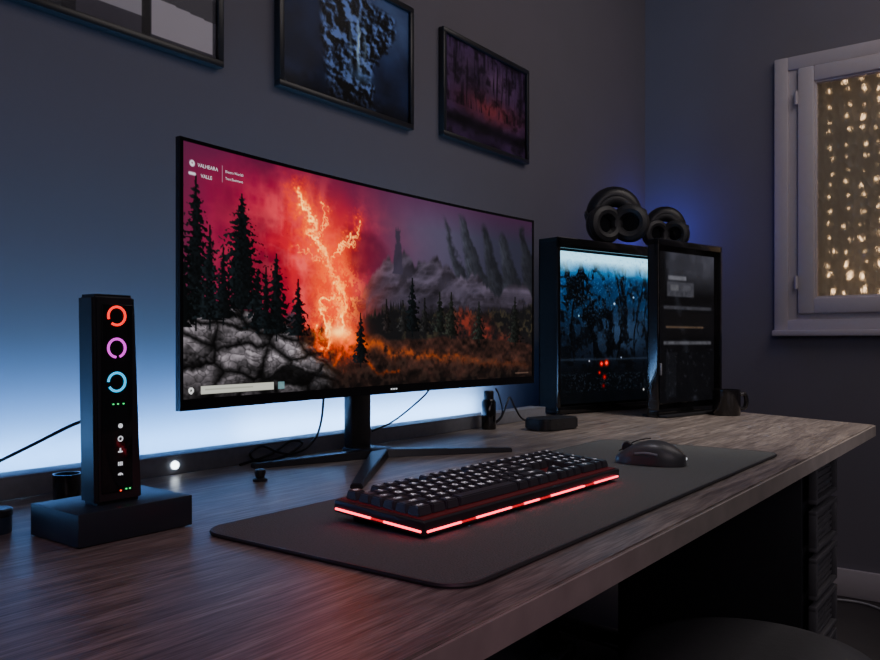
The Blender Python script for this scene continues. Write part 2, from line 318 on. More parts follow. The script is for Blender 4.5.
    tree(.243,.50,.75,.028); tree(.168,.46,.72,.026); tree(.405,.64,.88,.026); tree(.56,.44,.72,.032); tree(.60,.54,.72,.020,(.07,.07,.07)); tree(.48,.56,.72,.016,(.08,.07,.07)); tree(.65,.50,.72,.026,(.07,.078,.07)); tree(.53,.56,.72,.018,(.08,.08,.08)); tree(.69,.50,.74,.030,(.075,.08,.07)); tree(.79,.54,.76,.026,(.07,.078,.07)); tree(.93,.50,.78,.030,(.06,.065,.06))
    def rect(x0,y0,x1,y1,c,a=1):
        nonlocal img
        img=mixc(img,c,((u>x0)&(u<x1)&(v>y0)&(v<y1))*a)
    rect(.034,.950,.186,.984,(.74,.74,.70)); rect(.042,.962,.14,.970,(.56,.56,.52),.7)
    img=mixc(img,(.85,.85,.85),((np.hypot((u-.016)*A,v-.966)<.013))); img=mixc(img,(.1,.1,.1),((np.hypot((u-.016)*A,v-.966)<.005)))
    rect(.196,.952,.210,.982,(.45,.60,.62),.8); rect(.93,.968,.985,.976,(.5,.4,.35),.5)
    img=mixc(img,(.85,.85,.88),np.clip((.015-np.hypot((u-.018)*A,v-.080))*200,0,1)); img=mixc(img,(.4,.15,.25),np.clip((.006-np.hypot((u-.018)*A,v-.078))*200,0,1))
    img=mixc(img,(.85,.85,.88),np.clip((.008-np.hypot(np.maximum(np.abs(u-.018)*A-.012,0),v-.120))*200,0,1))
    rect(.0755,.060,.0770,.130,(.7,.6,.65),.7)
    return img
# ------------------------------------------------------------ room
ZT=2.45
b=nb(); box(b,(WX/2-.4,WY+.05,ZT/2),(WX+1.2,.1,ZT)); struct('wall_back',b,'wall')
wy0,wy1,wz0,wz1=-.36,.73,CAM+.055,CAM+.965
b=nb(); X=WX+.06
box(b,(X,(WY+.1+wy1)/2,ZT/2),(.12,WY+.1-wy1,ZT)); box(b,(X,(wy0-1.6)/2-.0,ZT/2),(.12,abs(-1.6-wy0),ZT))
box(b,(X,(wy0+wy1)/2,wz0/2),(.12,wy1-wy0,wz0)); box(b,(X,(wy0+wy1)/2,(wz1+ZT)/2),(.12,wy1-wy0,ZT-wz1))
struct('wall_right',b,'wall')
b=nb(); box(b,(1.1,-.2,-.03),(4.0,3.0,.06)); struct('floor',b,'floor')
b=nb(); box(b,(1.1,-.2,ZT+.03),(4.0,3.0,.06)); struct('ceiling',b,'wall')
b=nb(); box(b,(WX-.008,-.2,.045),(.016,2.76,.09),.003); struct('baseboard_right',b,'white')
b=nb(); box(b,(1.1,WY-.008,.045),(3.55,.016,.09),.003); struct('baseboard_back',b,'white')
w=bpy.data.objects.new('window_1',None); C.objects.link(w); w.location=(WX,0,0); w['kind']='structure'
def frame_rect(b,x0,x1,y0,y1,z0,z1,t,bev=.004):
    xc=(x0+x1)/2; d=x1-x0
    box(b,(xc,y0+t/2,(z0+z1)/2),(d,t,z1-z0),bev); box(b,(xc,y1-t/2,(z0+z1)/2),(d,t,z1-z0),bev)
    box(b,(xc,(y0+y1)/2,z0+t/2),(d,y1-y0-2*t+.004,t),bev); box(b,(xc,(y0+y1)/2,z1-t/2),(d,y1-y0-2*t+.004,t),bev)
b=nb(); frame_rect(b,-.022,.0,wy0-.005,wy1-.002,CAM+.03,CAM+.965,.045); frame_rect(b,-.012,.1,wy0+.03,wy1-.03,CAM+.055,CAM+.945,.045); obj('casing',b,'white',w)
ym=(wy0+wy1)/2
for (a,c) in ((ym+.002,wy1-.078),(wy0+.075,ym-.002)):
    b=nb(); frame_rect(b,-.028,.02,a,c,CAM+.095,CAM+.920,.052,.006); frame_rect(b,-.018,.012,a+.046,c-.046,CAM+.141,CAM+.874,.012,.003); s=obj('sash',b,'white',w)
    b=nb(); box(b,(-.002,(a+c)/2,CAM+.508),(.005,c-a-.10,.73)); obj('pane',b,'frost',s)
b=nb(); box(b,(-.038,ym+.02,CAM+.5),(.016,.022,.06),.004); box(b,(-.052,ym+.02,CAM+.47),(.012,.018,.11),.005); obj('handle',b,'white',w)
for z in (.2,.82):
    b=nb(); lathe(b,[(0,-.022),(.006,-.022),(.006,.022),(0,.022)],(-.028,wy1-.074,CAM+z),12); obj('hinge',b,'white',w)
b=nb(); box(b,(-.022,ym,CAM+.030),(.046,wy1-wy0,.020),.004); obj('sill',b,'white',w)
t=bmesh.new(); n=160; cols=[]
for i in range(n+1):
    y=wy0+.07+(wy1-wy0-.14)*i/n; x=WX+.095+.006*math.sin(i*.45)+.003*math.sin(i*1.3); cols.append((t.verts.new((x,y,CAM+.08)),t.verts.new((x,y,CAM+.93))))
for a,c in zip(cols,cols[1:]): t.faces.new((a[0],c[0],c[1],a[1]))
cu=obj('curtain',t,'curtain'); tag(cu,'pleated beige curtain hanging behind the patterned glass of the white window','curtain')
bb=nb(); lathe(bb,[(0,-1.6),(.8,-.7),(1,0),(.6,1.2),(.25,2.2),(0,2.8)],seg=10); bme=bpy.data.meshes.new('bulb'); bb.to_mesh(bme); bb.free(); bme.materials.append(M['bulb']); bme.shade_smooth()
for k in range(7):
    y=.560-.048*k; ls=thing('light_string','string of warm fairy lights hanging straight down behind the window glass','light string',(WX+.034,y,CAM+.93),group='fairy light strings in the window')
    b=nb(); tube(b,[(.0,0,0),(.003,.004,-.3),(-.002,-.003,-.6),(0,0,-.8)],.0008,5); obj('wire',b,'wire',ls)
    for q in range(17):
        z=-.045-.044*q-random.uniform(0,.02); e_=abs(q-7)/9; r=random.choice((.0012,.0017,.0023,.0031))*(.55+.7*e_); o=bpy.data.objects.new('bulb',bme); C.objects.link(o); o.parent=ls
        o.location=(random.uniform(-.003,.003),random.uniform(-.010,.010),z); o.scale=(r,r,r*1.8); o.rotation_euler=(random.uniform(-.4,.4),0,0)
# ------------------------------------------------------------ desk
FY=.307; BY=1.185
desk=thing('desk','long dark wood desk with a slanted right end standing against the back wall','desk',(0,0,0))
poly=[(-.35,FY),(2.09,FY),(2.50,BY),(-.35,BY)]
b=nb(); prism(b,poly,D-.026,D,.0015); obj('tabletop',b,'wood',desk)
b=nb(); prism(b,[(-.35,FY-.0025),(2.09,FY-.0025),(2.0925,FY),(2.502,BY),(2.500,BY),(2.09,FY),(-.35,FY)],D-.0255,D-.002); obj('edge_band',b,'edge',desk)
b=nb(); box(b,(.6,1.12,D-.09),(2.9,.02,.12)); obj('back_brace',b,'bmetal',desk)
for x in (-.25,1.98):
    b=nb(); box(b,(x,FY+.12,(D-.026)/2),(.05,.05,D-.026),.004); box(b,(x,1.10,(D-.026)/2),(.05,.05,D-.026),.004); box(b,(x,.75,.05),(.04,.7,.03),.003); box(b,(x,.75,D-.045),(.04,.7,.03),.003); obj('leg',b,'bmetal',desk)
rail=thing('back_rail','long grey metal rail standing along the back of the desk before the wall glow','rail',(.715,1.005,D))
b=nb(); box(b,(0,.001,.0132),(2.13,.010,.026),.0015); box(b,(0,.0175,.0267),(2.13,.043,.003),.0006); obj('channel',b,'steel',rail)  # top lip added to block light and give the wall glow an upper edge
b=nb(); p=P(175,469,1.0); lathe(b,[(0,-.001),(.0060,-.001),(.0056,.002),(0,.003)],(p.x-.715,-.005,.014),20,Matrix.Rotation(PI/2,4,'X')); obj('indicator_light',b,'spot',rail)['label']='small round white lamp'
b=nb(); box(b,(.715,1.155,D+.003),(2.1,.010,.004)); tag(obj('led_strip',b,'led'),'blue white light strip lying behind the grey rail on the back of the desk','light strip')
# ------------------------------------------------------------ desk mat
def rrect(x0,x1,y0,y1,r,n=8):
    out=[]
    for cx,cy,a in ((x1-r,y0+r,-PI/2),(x1-r,y1-r,0),(x0+r,y1-r,PI/2),(x0+r,y0+r,PI)):
        for i in range(n+1): out.append((cx+r*math.cos(a+PI/2*i/n),cy+r*math.sin(a+PI/2*i/n)))
    return out
mt=.004
mm_=thing('desk_mat','large black cloth desk mat under the keyboard and mouse','desk mat',(0,0,D))
b=nb(); prism(b,rrect(.496,1.435,.353,.675,.03),0.0002,mt); obj('mat_surface',b,'mattress',mm_)
b=nb(); q=rrect(.4965,1.4345,.3535,.6745,.03); tube(b,[(x,y,mt*.6) for x,y in q+[q[0]]],.0020,6,sm=False); obj('stitched_edge',b,'foam',mm_)
# ------------------------------------------------------------ monitor
mon=thing('monitor','wide curved black monitor showing a fiery red mountain landscape','monitor',(1.006,.832,D))
RC=4.6; HC=.422; TH=math.asin(HC/RC); Z0=.108; Z1=.441
def cp(s,off=0):
    th=s*TH; return RC*math.sin(th), RC*math.cos(th)-RC*math.cos(TH)+off
def slab(b,s0,s1,z0,z1,o0,o1,n=48):
    rings=[]
    for i in range(n+1):
        s=s0+(s1-s0)*i/n; x,y0=cp(s,o0); _,y1=cp(s,o1); rings.append([b.verts.new((x,y0,z0)),b.verts.new((x,y1,z0)),b.verts.new((x,y1,z1)),b.verts.new((x,y0,z1))])
    for A_,B_ in zip(rings,rings[1:]):
        for k in range(4): b.faces.new((A_[k],A_[(k+1)%4],B_[(k+1)%4],B_[k]))
    b.faces.new(rings[0]); b.faces.new(rings[-1][::-1])
U0=-.988;U1=.988; ZB=Z0+.014; ZU=Z1-.0045
def sp(u,v,off=-.0005):
    s=U0+(U1-U0)*u; th=s*TH
    return RC*np.sin(th), RC*np.cos(th)-RC*math.cos(TH)+off, ZU-(ZU-ZB)*v
img=wallpaper()
scr=grid_obj('screen',img,lambda u,v:sp(u,v),'screen',mon,gain=1.38,sat=1.12,gam=1.05); scr['label']='lit screen with red volcanic wallpaper'
b=nb(); slab(b,-1,1,Z0,Z1,.0005,.007); obj('housing',b,'black',mon)
b=nb(); slab(b,-1,1,Z0,ZB,-.002,.001); slab(b,-1,1,ZU,Z1,-.002,.001); slab(b,-1,U0,ZB,ZU,-.002,.001,3); slab(b,U1,1,ZB,ZU,-.002,.001,3); obj('bezel',b,'gloss',mon)
b=nb(); slab(b,-.80,.80,Z0+.03,Z1-.03,.006,.016); slab(b,-.55,.55,Z0+.05,Z1-.06,.013,.035); box(b,(0,.072,.25),(.12,.05,.12),.01); obj('rear_shell',b,'black',mon)
b=nb(); box(b,(0,.098,.135),(.050,.020,.245),.005); obj('neck',b,'bmetal',mon)
def leg(b,x0,y0,x1,y1,w0,w1,h0,h1):
    d=Vector((x1-x0,y1-y0,0)); n=Vector((-d.y,d.x,0)).normalized(); t=bmesh.new(); vs=[]
    for (x,y,w_,h) in ((x0,y0,w0,h0),((x0+x1)/2,(y0+y1)/2,(w0+w1)/2,(h0*.6+h1*.4)),(x1,y1,w1,h1)):
        c=Vector((x,y,0)); vs.append([t.verts.new(c-n*w_/2),t.verts.new(c+n*w_/2),t.verts.new(c+n*w_*.4+Vector((0,0,h))),t.verts.new(c-n*w_*.4+Vector((0,0,h)))])
    for A_,B_ in zip(vs,vs[1:]):
        for k in range(4): t.faces.new((A_[k],A_[(k+1)%4],B_[(k+1)%4],B_[k]))
    t.faces.new(vs[0]); t.faces.new(vs[-1][::-1]); bmesh.ops.bevel(t,geom=t.edges[:],offset=.0012,segments=2,affect='EDGES'); merge(b,t)
for (x,y) in ((-.236,-.118),(.190,-.090),(-.205,.125)):
    b=nb(); leg(b,.006,.052,x,y,.032,.018,.014,.007); obj('stand_leg',b,'bmetal',mon)
b=nb(); box(b,(.003,.078,.0075),(.052,.072,.015),.004); obj('stand_plate',b,'bmetal',mon)
def screen_text(s,u0,v0,size):
    me=text_mesh(s,size,'LEFT')
    for v_ in me.vertices:
        x,y,z=sp(u0+v_.co.x/.827,v0-v_.co.y/(ZU-ZB),-.0012); v_.co=(x,y,z)
    me.materials.append(M['icon']); o=bpy.data.objects.new('screen_lettering',me); C.objects.link(o); o.parent=mon; return o
for s,u0,v0,z in (('VALHEARA',.027,.088,.0066),('VALLE',.033,.128,.0066),('Electro World3',.081,.086,.0048),('Tom Evenment',.081,.114,.0048)): screen_text(s,u0,v0,z)
b=nb()
for k in range(3): box(b,(-.006+.006*k,-.0025+RC*(1-math.cos(TH)),Z0+.007),(.003,.001,.0022))
obj('bezel_logo',b,'icon',mon)
# ------------------------------------------------------------ keyboard
KW,KD=.414,.123; UX=.01780; UY=.01660
kb=thing('keyboard','black full-size mechanical keyboard edged with red light on the desk mat','keyboard',(.596,.466,D+mt+.0022))
kb.rotation_euler=(R(3.6),0,R(-1.6))
b=nb(); box(b,(KW/2,KD/2,.0080),(KW,KD,.0140),.0028); obj('case',b,'case',kb)
b=nb(); box(b,(KW/2,KD/2,.0152),(KW-.010,KD-.010,.001)); obj('key_plate',b,'plate',kb)
zs=.0055
for s0,s1,m_ in ((.01,.14,'red'),(.14,.20,'redim'),(.20,.36,'red'),(.36,.42,'redim'),(.42,.50,'red'),(.50,.56,'redim'),(.56,.76,'red'),(.76,.82,'redim'),(.82,.985,'red')):
    b=nb(); box(b,(KW*(s0+s1)/2,-.0002,zs),(KW*(s1-s0),.002,.0020),.0004); obj('light_strip',b,m_,kb)['label']='glowing red edge strip'
for s0,s1,m_ in ((.03,.42,'red'),(.42,.56,'redim'),(.56,.97,'red')):
    for x in (-.0002,KW+.0002):
        b=nb(); box(b,(x,KD*(s0+s1)/2,zs),(.002,KD*(s1-s0),.0020),.0004); obj('light_strip',b,m_,kb)['label']='glowing red edge strip'
b=nb(); box(b,(KW-.012,KD-.0035,.0155),(.018,.003,.0012),.0004); obj('corner_light',b,'red',kb)
for x in (.03,KW-.03):
    b=nb(); box(b,(x,KD-.02,-.0034),(.03,.012,.011),.002); obj('foot',b,'black',kb)
    b=nb(); box(b,(x,.012,.0004),(.03,.008,.0034),.001); obj('foot',b,'black',kb)
kmesh={}; lmesh={}
def keymesh(w_,h_):
    if (w_,h_) in kmesh: return kmesh[(w_,h_)]
    t=bmesh.new(); bmesh.ops.create_cube(t,size=1); W_=w_*UX-.0010; H_=h_*UY-.0010
    for v in t.verts:
        top=v.co.z>0; sx=W_-(.0036 if top else 0); sy=H_-(.0034 if top else 0); v.co=Vector((v.co.x*sx,v.co.y*sy+(.0006 if top else 0),.0092 if top else 0))
    bmesh.ops.bevel(t,geom=t.edges[:],offset=.0011,segments=2,affect='EDGES'); bmesh.ops.recalc_face_normals(t,faces=t.faces)
    me=bpy.data.meshes.new('keycap'); t.to_mesh(me); t.free(); me.materials.append(M['key']); me.shade_smooth(); me.set_sharp_from_angle(angle=R(40)); kmesh[(w_,h_)]=me; return me
def legend(s):
    if s not in lmesh:
        me=text_mesh(s,.0088 if len(s)==1 else .0050); me.materials.append(M['keyl']); lmesh[s]=me
    return lmesh[s]
rows=[
 (0,[('Esc',1),None,1.0]+[('F%d'%i,1) for i in (1,2,3,4)]+[None,.5]+[('F%d'%i,1) for i in (5,6,7,8)]+[None,.5]+[('F%d'%i,1) for i in (9,10,11,12)]+[None,.25,('Prt',1),('Scr',1),('Pau',1),None,.25,('o',1),('-',1),('+',1),('x',1)]),
 (1.10,[(c,1) for c in '`1234567890-=']+[('Back',2),None,.25,('Ins',1),('Hom',1),('PgU',1),None,.25,('Num',1),('/',1),('*',1),('-',1)]),
 (2.10,[('Tab',1.5)]+[(c,1) for c in 'QWERTYUIOP[]']+[('\\',1.5),None,.25,('Del',1),('End',1),('PgD',1),None,.25,('7',1),('8',1),('9',1),('+',1,2)]),
 (3.10,[('Caps',1.75)]+[(c,1) for c in "ASDFGHJKL;'"]+[('Enter',2.25),None,3.5,('4',1),('5',1),('6',1)]),
 (4.10,[('Shift',2.25)]+[(c,1) for c in 'ZXCVBNM,./']+[('Shift',2.75),None,1.25,('^',1),None,1.25,('1',1),('2',1),('3',1),('Ent',1,2)]),
 (5.10,[('Ctrl',1.25),('Fn',1.25),('Alt',1.25),('',6.25),('Alt',1.25),('Fn',1.25),('Menu',1.25),('Ctrl',1.25),None,.25,('<',1),('v',1),('>',1),None,.25,('0',2),('.',1)])]
for ry,row in rows:
    x=0; i=0
    while i<len(row):
        it=row[i]
        if it is None: x+=row[i+1]; i+=2; continue
        s,w_=it[0],it[1]; h_=it[2] if len(it)>2 else 1
        o=bpy.data.objects.new('keycap',keymesh(w_,h_)); C.objects.link(o); o.parent=kb
        o.location=(.0068+(x+w_/2)*UX,KD-.0090-(ry+h_/2)*UY,.0160)
        if s:
            l=bpy.data.objects.new('legend',legend(s)); C.objects.link(l); l.parent=o; l.location=(0,.0008,.0095)
        x+=w_; i+=1
# ------------------------------------------------------------ mouse
ms=thing('mouse','black wireless mouse resting on the right of the desk mat','mouse',(1.182,.480,D+mt),R(8)); ms.scale=(.86,.86,.95)
def mouse_shell():
    t=bmesh.new(); nu,nv=28,20; V=[]
    for i in range(nu+1):
        s=i/nu; y=-.060+.122*s; wdt=.035*(math.sin(PI*min(1,max(0,s*.96+.02)))**.42)*(1-.10*math.exp(-((s-.55)/.2)**2)); hgt=.043*(math.sin(PI*min(1,(s*.86+.08)))**.70)*(1-.25*s)
        row=[]
        for j in range(nv+1):
            a=PI*j/nv; cx=math.cos(a); sx=math.sin(a); row.append(t.verts.new((wdt*math.copysign(abs(cx)**.8,cx),y,.001+hgt*sx**.75)))
        V.append(row)
    for i in range(nu):
        for j in range(nv): t.faces.new((V[i][j],V[i+1][j],V[i+1][j+1],V[i][j+1]))
        t.faces.new((V[i][0],V[i][nv],V[i+1][nv],V[i+1][0]))
    t.faces.new(V[0]); t.faces.new(V[-1][::-1]); return t
obj('shell',mouse_shell(),'mouse',ms,sharp=60)
b=nb(); lathe(b,[(0,-.004),(.009,-.004),(.011,0),(.009,.004),(0,.004)],(0,.042,.024),24,Matrix.Rotation(PI/2,4,'Y')); obj('scroll_wheel',b,'foam',ms)
b=nb(); tube(b,[(0,.058,.018),(0,.030,.0345),(0,.012,.0395),(0,.0,.0418)],.0009,6); obj('button_gap',b,'gloss',ms)
b=nb(); tube(b,[(-.0355,-.02,.019),(-.035,.0,.021),(-.034,.02,.019)],.0022,8); obj('side_button',b,'steel',ms)
b=nb(); box(b,(.012,-.0585,.010),(.012,.003,.004),.001); obj('rear_light',b,'icon',ms)
# ------------------------------------------------------------ tower with light rings on its plinth
PH=.032
pl=thing('plinth','flat black rectangular box under the tall ring-lit tower','box',(0,0,D))
b=nb(); box(b,(.4525,.755,PH/2+.0005),(.124,.090,PH-.001),.0009); obj('casing',b,'slab',pl)
for x in (.40,.505):
    for y in (.72,.79):
        b=nb(); lathe(b,[(0,.0002),(.006,.0002),(.006,.001),(0,.001)],(x,y,0),12); obj('foot',b,'foam',pl)
tw=thing('network_tower','tall narrow black tower with red, magenta and cyan light rings','network device',(.4206,.7326,D+PH))
TWW,TWD,THH=.0495,.030,.239-PH
t=bmesh.new(); bmesh.ops.create_cube(t,size=1)
for v in t.verts:
    top=v.co.z>0; x=(v.co.x+.5)*TWW; y=(v.co.y+.5)*TWD
    if top: x=x*.92-.003
    else: x=x*1.03
    v.co=Vector((x,y,THH if top else 0))
bmesh.ops.bevel(t,geom=t.edges[:],offset=.0035,segments=3,affect='EDGES'); obj('casing',t,'black',tw)
b=nb(); box(b,(.0222,-.0004,.104),(.033,.0012,.186),.0005); obj('front_panel',b,'gloss',tw)
zc=CAM-(D+PH)
for m_,z,a0,a1,l in (('ringr',.0258,-2.2,3.5,'red light ring'),('ringp',-.006,-1.2,4.6,'magenta light ring'),('ringc',-.0396,-2.6,3.1,'cyan light ring')):
    b=nb(); torus_arc(b,(.0210,-.0015,zc+z),.0090,.00125,a0,a1); o=obj('light_ring',b,m_,tw); o['label']=l
def icon_bm(k,x,z):
    b=nb(); r=.0023
    if k==0: lathe(b,[(0,0),(r,0),(r,.0006),(0,.0006)],(x,-.0012,z),12,Matrix.Rotation(PI/2,4,'X'))
    elif k==1: torus_arc(b,(x,-.0014,z),r,.0006,0,2*PI,16,5)
    elif k==2: box(b,(x,-.0012,z),(.0048,.0006,.0012)); box(b,(x,-.0012,z+.0018),(.0012,.0006,.0034))
    elif k==3: torus_arc(b,(x,-.0014,z),r,.0006,.3,PI-.3,12,5); box(b,(x,-.0012,z+.0012),(.0013,.0006,.0014))
    else: box(b,(x-.0018,-.0012,z),(.0010,.0006,.0036)); box(b,(x,-.0012,z),(.0010,.0006,.0036)); box(b,(x+.0018,-.0012,z),(.0010,.0006,.0036))
    return b
for k,yy in ((0,426),(1,439),(2,452),(4,464),(3,476)): obj('status_icon',icon_bm(k,.0250,zc+(342-yy)*.793/800),'icon',tw)
for dx,yy,m_ in ((-.005,404,'green'),(.0,404,'green'),(.006,404,'green'),(.003,491,'redd'),(.009,490,'green'),(.013,490,'green')):
    b=nb(); box(b,(.0225+dx,-.0012,zc+(342-yy)*.793/800),(.0016,.0006,.0012)); obj('indicator',b,m_,tw)
b=nb(); tube(b,[(.440,.7655,D+.115),(.430,.79,D+.108),(.40,.84,D+.08),(.37,.90,D+.05),(.34,.955,D+.028),(.31,.975,D+.006),(.26,.95,D+.003),(.20,.93,D+.003)],.0018,8); tag(obj('power_cable',b,'cable'),'thin black cable drooping from the back of the ring-lit tower','cable')
b=nb(); tube(b,[(.36,.88,D+.003),(.34,.89,D+.004),(.31,.87,D+.004),(.30,.89,D+.006),(.33,.92,D+.005),(.36,.96,D+.003),(.33,.985,D+.003)],.002,8); tag(obj('cable',b,'cable'),'short black cable coiled on the desk left of the plinth','cable')
t1=thing('jar','small dark blue round jar beside the left end of the plinth','jar',(.376,.838,D))
b=nb(); lathe(b,[(0,0),(.0125,0),(.0135,.002),(.0135,.017),(.0125,.018),(0,.018)]); obj('body',b,'blue',t1)
b=nb(); lathe(b,[(0,.018),(.0142,.018),(.0142,.0235),(.013,.025),(0,.025)]); obj('lid',b,'black',t1)
t1=thing('candle_glass','small black glass tumbler behind the ring-lit tower','tumbler',(.500,.935,D))
b=nb(); lathe(b,[(0,0),(.014,0),(.0155,.003),(.016,.034),(.0145,.034),(.0135,.006),(0,.006)]); obj('glass',b,'gloss',t1)
b=nb(); lathe(b,[(0,.006),(.0134,.006),(.0138,.022),(0,.022)]); obj('wax',b,'blue',t1)
t1=thing('cable_clip','tiny round black cable clip on the desk left of the monitor stand','cable clip',(.735,.862,D))
b=nb(); lathe(b,[(0,0),(.010,0),(.010,.003),(.006,.005),(.008,.012),(.007,.016),(0,.017)],seg=20); obj('clip',b,'black',t1)
# cables behind the monitor
b=nb(); tube(b,[P(372,431,.985),P(392,422,.985),P(414,405,.98),P(430,388,.97),(1.22,.93,D+.15)],.0018,8); tag(obj('monitor_cable',b,'cable'),'black cable hanging in a curve behind the monitor to the right of its neck','cable')
b=nb(); tube(b,[(.985,.985,D+.17),(.975,.985,D+.06),(.95,.985,D+.02),(.91,.985,D+.008),(.87,.98,D+.016),(.84,.98,D+.028),(.82,.985,D+.018),(.84,.99,D+.004),(.89,.99,D+.004),(.93,.985,D+.022),(.90,.98,D+.030),(.86,.985,D+.012),(.80,.985,D+.003)],.002,8); tag(obj('looped_cable',b,'cable'),'black cable looped on the desk left of the monitor neck','cable')
b=nb(); tube(b,[(1.50,.985,D+.003),(1.52,.97,D+.02),(1.54,.965,D+.055),(1.56,.97,D+.065),(1.59,.975,D+.04),(1.62,.97,D+.01),(1.66,.95,D+.003)],.0022,8); tube(b,[(1.50,.985,D+.003),(1.51,.96,D+.03),(1.50,.96,D+.07),(1.47,.95,D+.09)],.0018,8); tag(obj('arched_cable',b,'cable'),'black cable arching up from the desk between monitor and computer case','cable')
t1=thing('canister','small black cylindrical canister behind the right end of the monitor','canister',(1.475,.972,D))
b=nb(); lathe(b,[(0,0),(.015,0),(.016,.002),(.016,.06),(.012,.066),(0,.066)]); obj('body',b,'gloss',t1)
b=nb(); lathe(b,[(0,.066),(.011,.066),(.011,.082),(.009,.085),(0,.085)]); obj('cap',b,'black',t1)
t1=thing('docking_puck','low rounded black dock on the desk in front of the computer case','dock',(1.56,.862,D),R(-12))
b=nb(); prism(b,rrect(-.06,.06,-.035,.035,.02),.002,.026,.003); obj('housing',b,'black',t1)
b=nb(); prism(b,rrect(-.052,.052,-.028,.028,.015),.0002,.0022); obj('base_pad',b,'foam',t1)
for x in (-.02,.005):
    b=nb(); box(b,(x,-.0352,.014),(.010,.001,.004)); obj('port',b,'foam',t1)
# ------------------------------------------------------------ computer case (wide glass side)
AA=R(-15); AW,AD,AH=.520,.066,.468; AX,AY=1.858,1.012
pc=thing('computer_case','wide black computer case with glass side glowing icy blue','computer',(AX,AY,D),AA)
b=nb()
box(b,(AW/2,AD-.004,AH/2+.004),(AW,.008,AH-.008),.002); box(b,(AW/2,AD/2,.012),(AW,AD,.016),.003); box(b,(AW/2,AD/2,AH-.006),(AW,AD,.012),.003)
box(b,(.004,AD/2,AH/2),(.008,AD,AH-.02),.002); box(b,(AW-.005,AD/2,AH/2),(.010,AD,AH-.02),.002); obj('body',b,'matte',pc)
b=nb()
for x in (.005,AW-.005): box(b,(x,-.002,AH/2),(.010,.006,AH-.004),.0015)
box(b,(AW/2,-.002,AH-.014),(AW,.006,.028),.0015); box(b,(AW/2,-.002,.012),(AW,.006,.018),.0015); obj('front_frame',b,'gloss',pc)
for x in (.05,AW-.05):
    for y in (.018,AD-.018):
        b=nb(); lathe(b,[(0,.0002),(.012,.0002),(.014,.005),(0,.005)],(x,y,0),16); obj('foot',b,'foam',pc)
def pcpic():
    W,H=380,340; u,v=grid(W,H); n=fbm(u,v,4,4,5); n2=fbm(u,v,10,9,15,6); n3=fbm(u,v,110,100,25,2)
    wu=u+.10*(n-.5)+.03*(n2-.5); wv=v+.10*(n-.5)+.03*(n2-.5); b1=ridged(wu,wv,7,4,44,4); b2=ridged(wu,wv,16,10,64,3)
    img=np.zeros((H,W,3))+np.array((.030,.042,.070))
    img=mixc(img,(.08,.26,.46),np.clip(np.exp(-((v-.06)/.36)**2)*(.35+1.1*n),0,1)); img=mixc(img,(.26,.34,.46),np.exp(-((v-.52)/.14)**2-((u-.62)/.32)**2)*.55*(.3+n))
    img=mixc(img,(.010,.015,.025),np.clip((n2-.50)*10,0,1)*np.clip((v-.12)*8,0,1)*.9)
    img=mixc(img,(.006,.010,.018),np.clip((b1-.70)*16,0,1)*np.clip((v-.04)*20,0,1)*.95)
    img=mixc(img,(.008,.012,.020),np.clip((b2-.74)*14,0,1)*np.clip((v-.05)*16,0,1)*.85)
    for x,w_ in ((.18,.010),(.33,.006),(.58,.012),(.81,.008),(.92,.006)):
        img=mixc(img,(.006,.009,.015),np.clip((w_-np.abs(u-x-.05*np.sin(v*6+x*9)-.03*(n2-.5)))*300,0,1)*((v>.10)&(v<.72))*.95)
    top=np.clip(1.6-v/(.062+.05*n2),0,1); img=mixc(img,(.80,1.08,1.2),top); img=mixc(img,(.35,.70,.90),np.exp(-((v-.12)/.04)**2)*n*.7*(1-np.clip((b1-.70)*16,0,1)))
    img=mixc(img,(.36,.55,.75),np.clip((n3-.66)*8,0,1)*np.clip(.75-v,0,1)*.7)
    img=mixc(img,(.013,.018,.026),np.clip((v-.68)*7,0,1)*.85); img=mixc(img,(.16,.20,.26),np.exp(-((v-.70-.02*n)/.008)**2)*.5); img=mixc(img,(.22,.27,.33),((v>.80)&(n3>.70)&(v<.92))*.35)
    for x,y,r_,c in ((.42,.74,.015,(1.3,.22,.12)),(.47,.735,.017,(1.4,.3,.16)),(.40,.80,.010,(.9,.12,.10)),(.30,.72,.006,(.8,.8,.85)),(.62,.70,.006,(.7,.75,.85)),(.45,.83,.014,(.75,.10,.08)),(.44,.89,.012,(.45,.06,.05)),(.86,.93,.008,(.9,.9,.9)),(.91,.95,.006,(.8,.8,.8)),(.94,.93,.006,(.8,.8,.8)),(.55,.33,.008,(.9,1,1.1)),(.2,.42,.006,(.7,.9,1)),(.75,.28,.007,(.8,.95,1.1))):
        img=mixc(img,c,np.exp(-(np.hypot(u-x,v-y)/r_)**2))
    return img
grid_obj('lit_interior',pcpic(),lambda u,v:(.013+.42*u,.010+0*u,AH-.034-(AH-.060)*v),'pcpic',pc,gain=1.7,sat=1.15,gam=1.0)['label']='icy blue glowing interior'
b=nb(); box(b,(AW/2,.002,AH/2),(AW-.018,.003,AH-.04)); obj('glass_panel',b,'glass',pc)
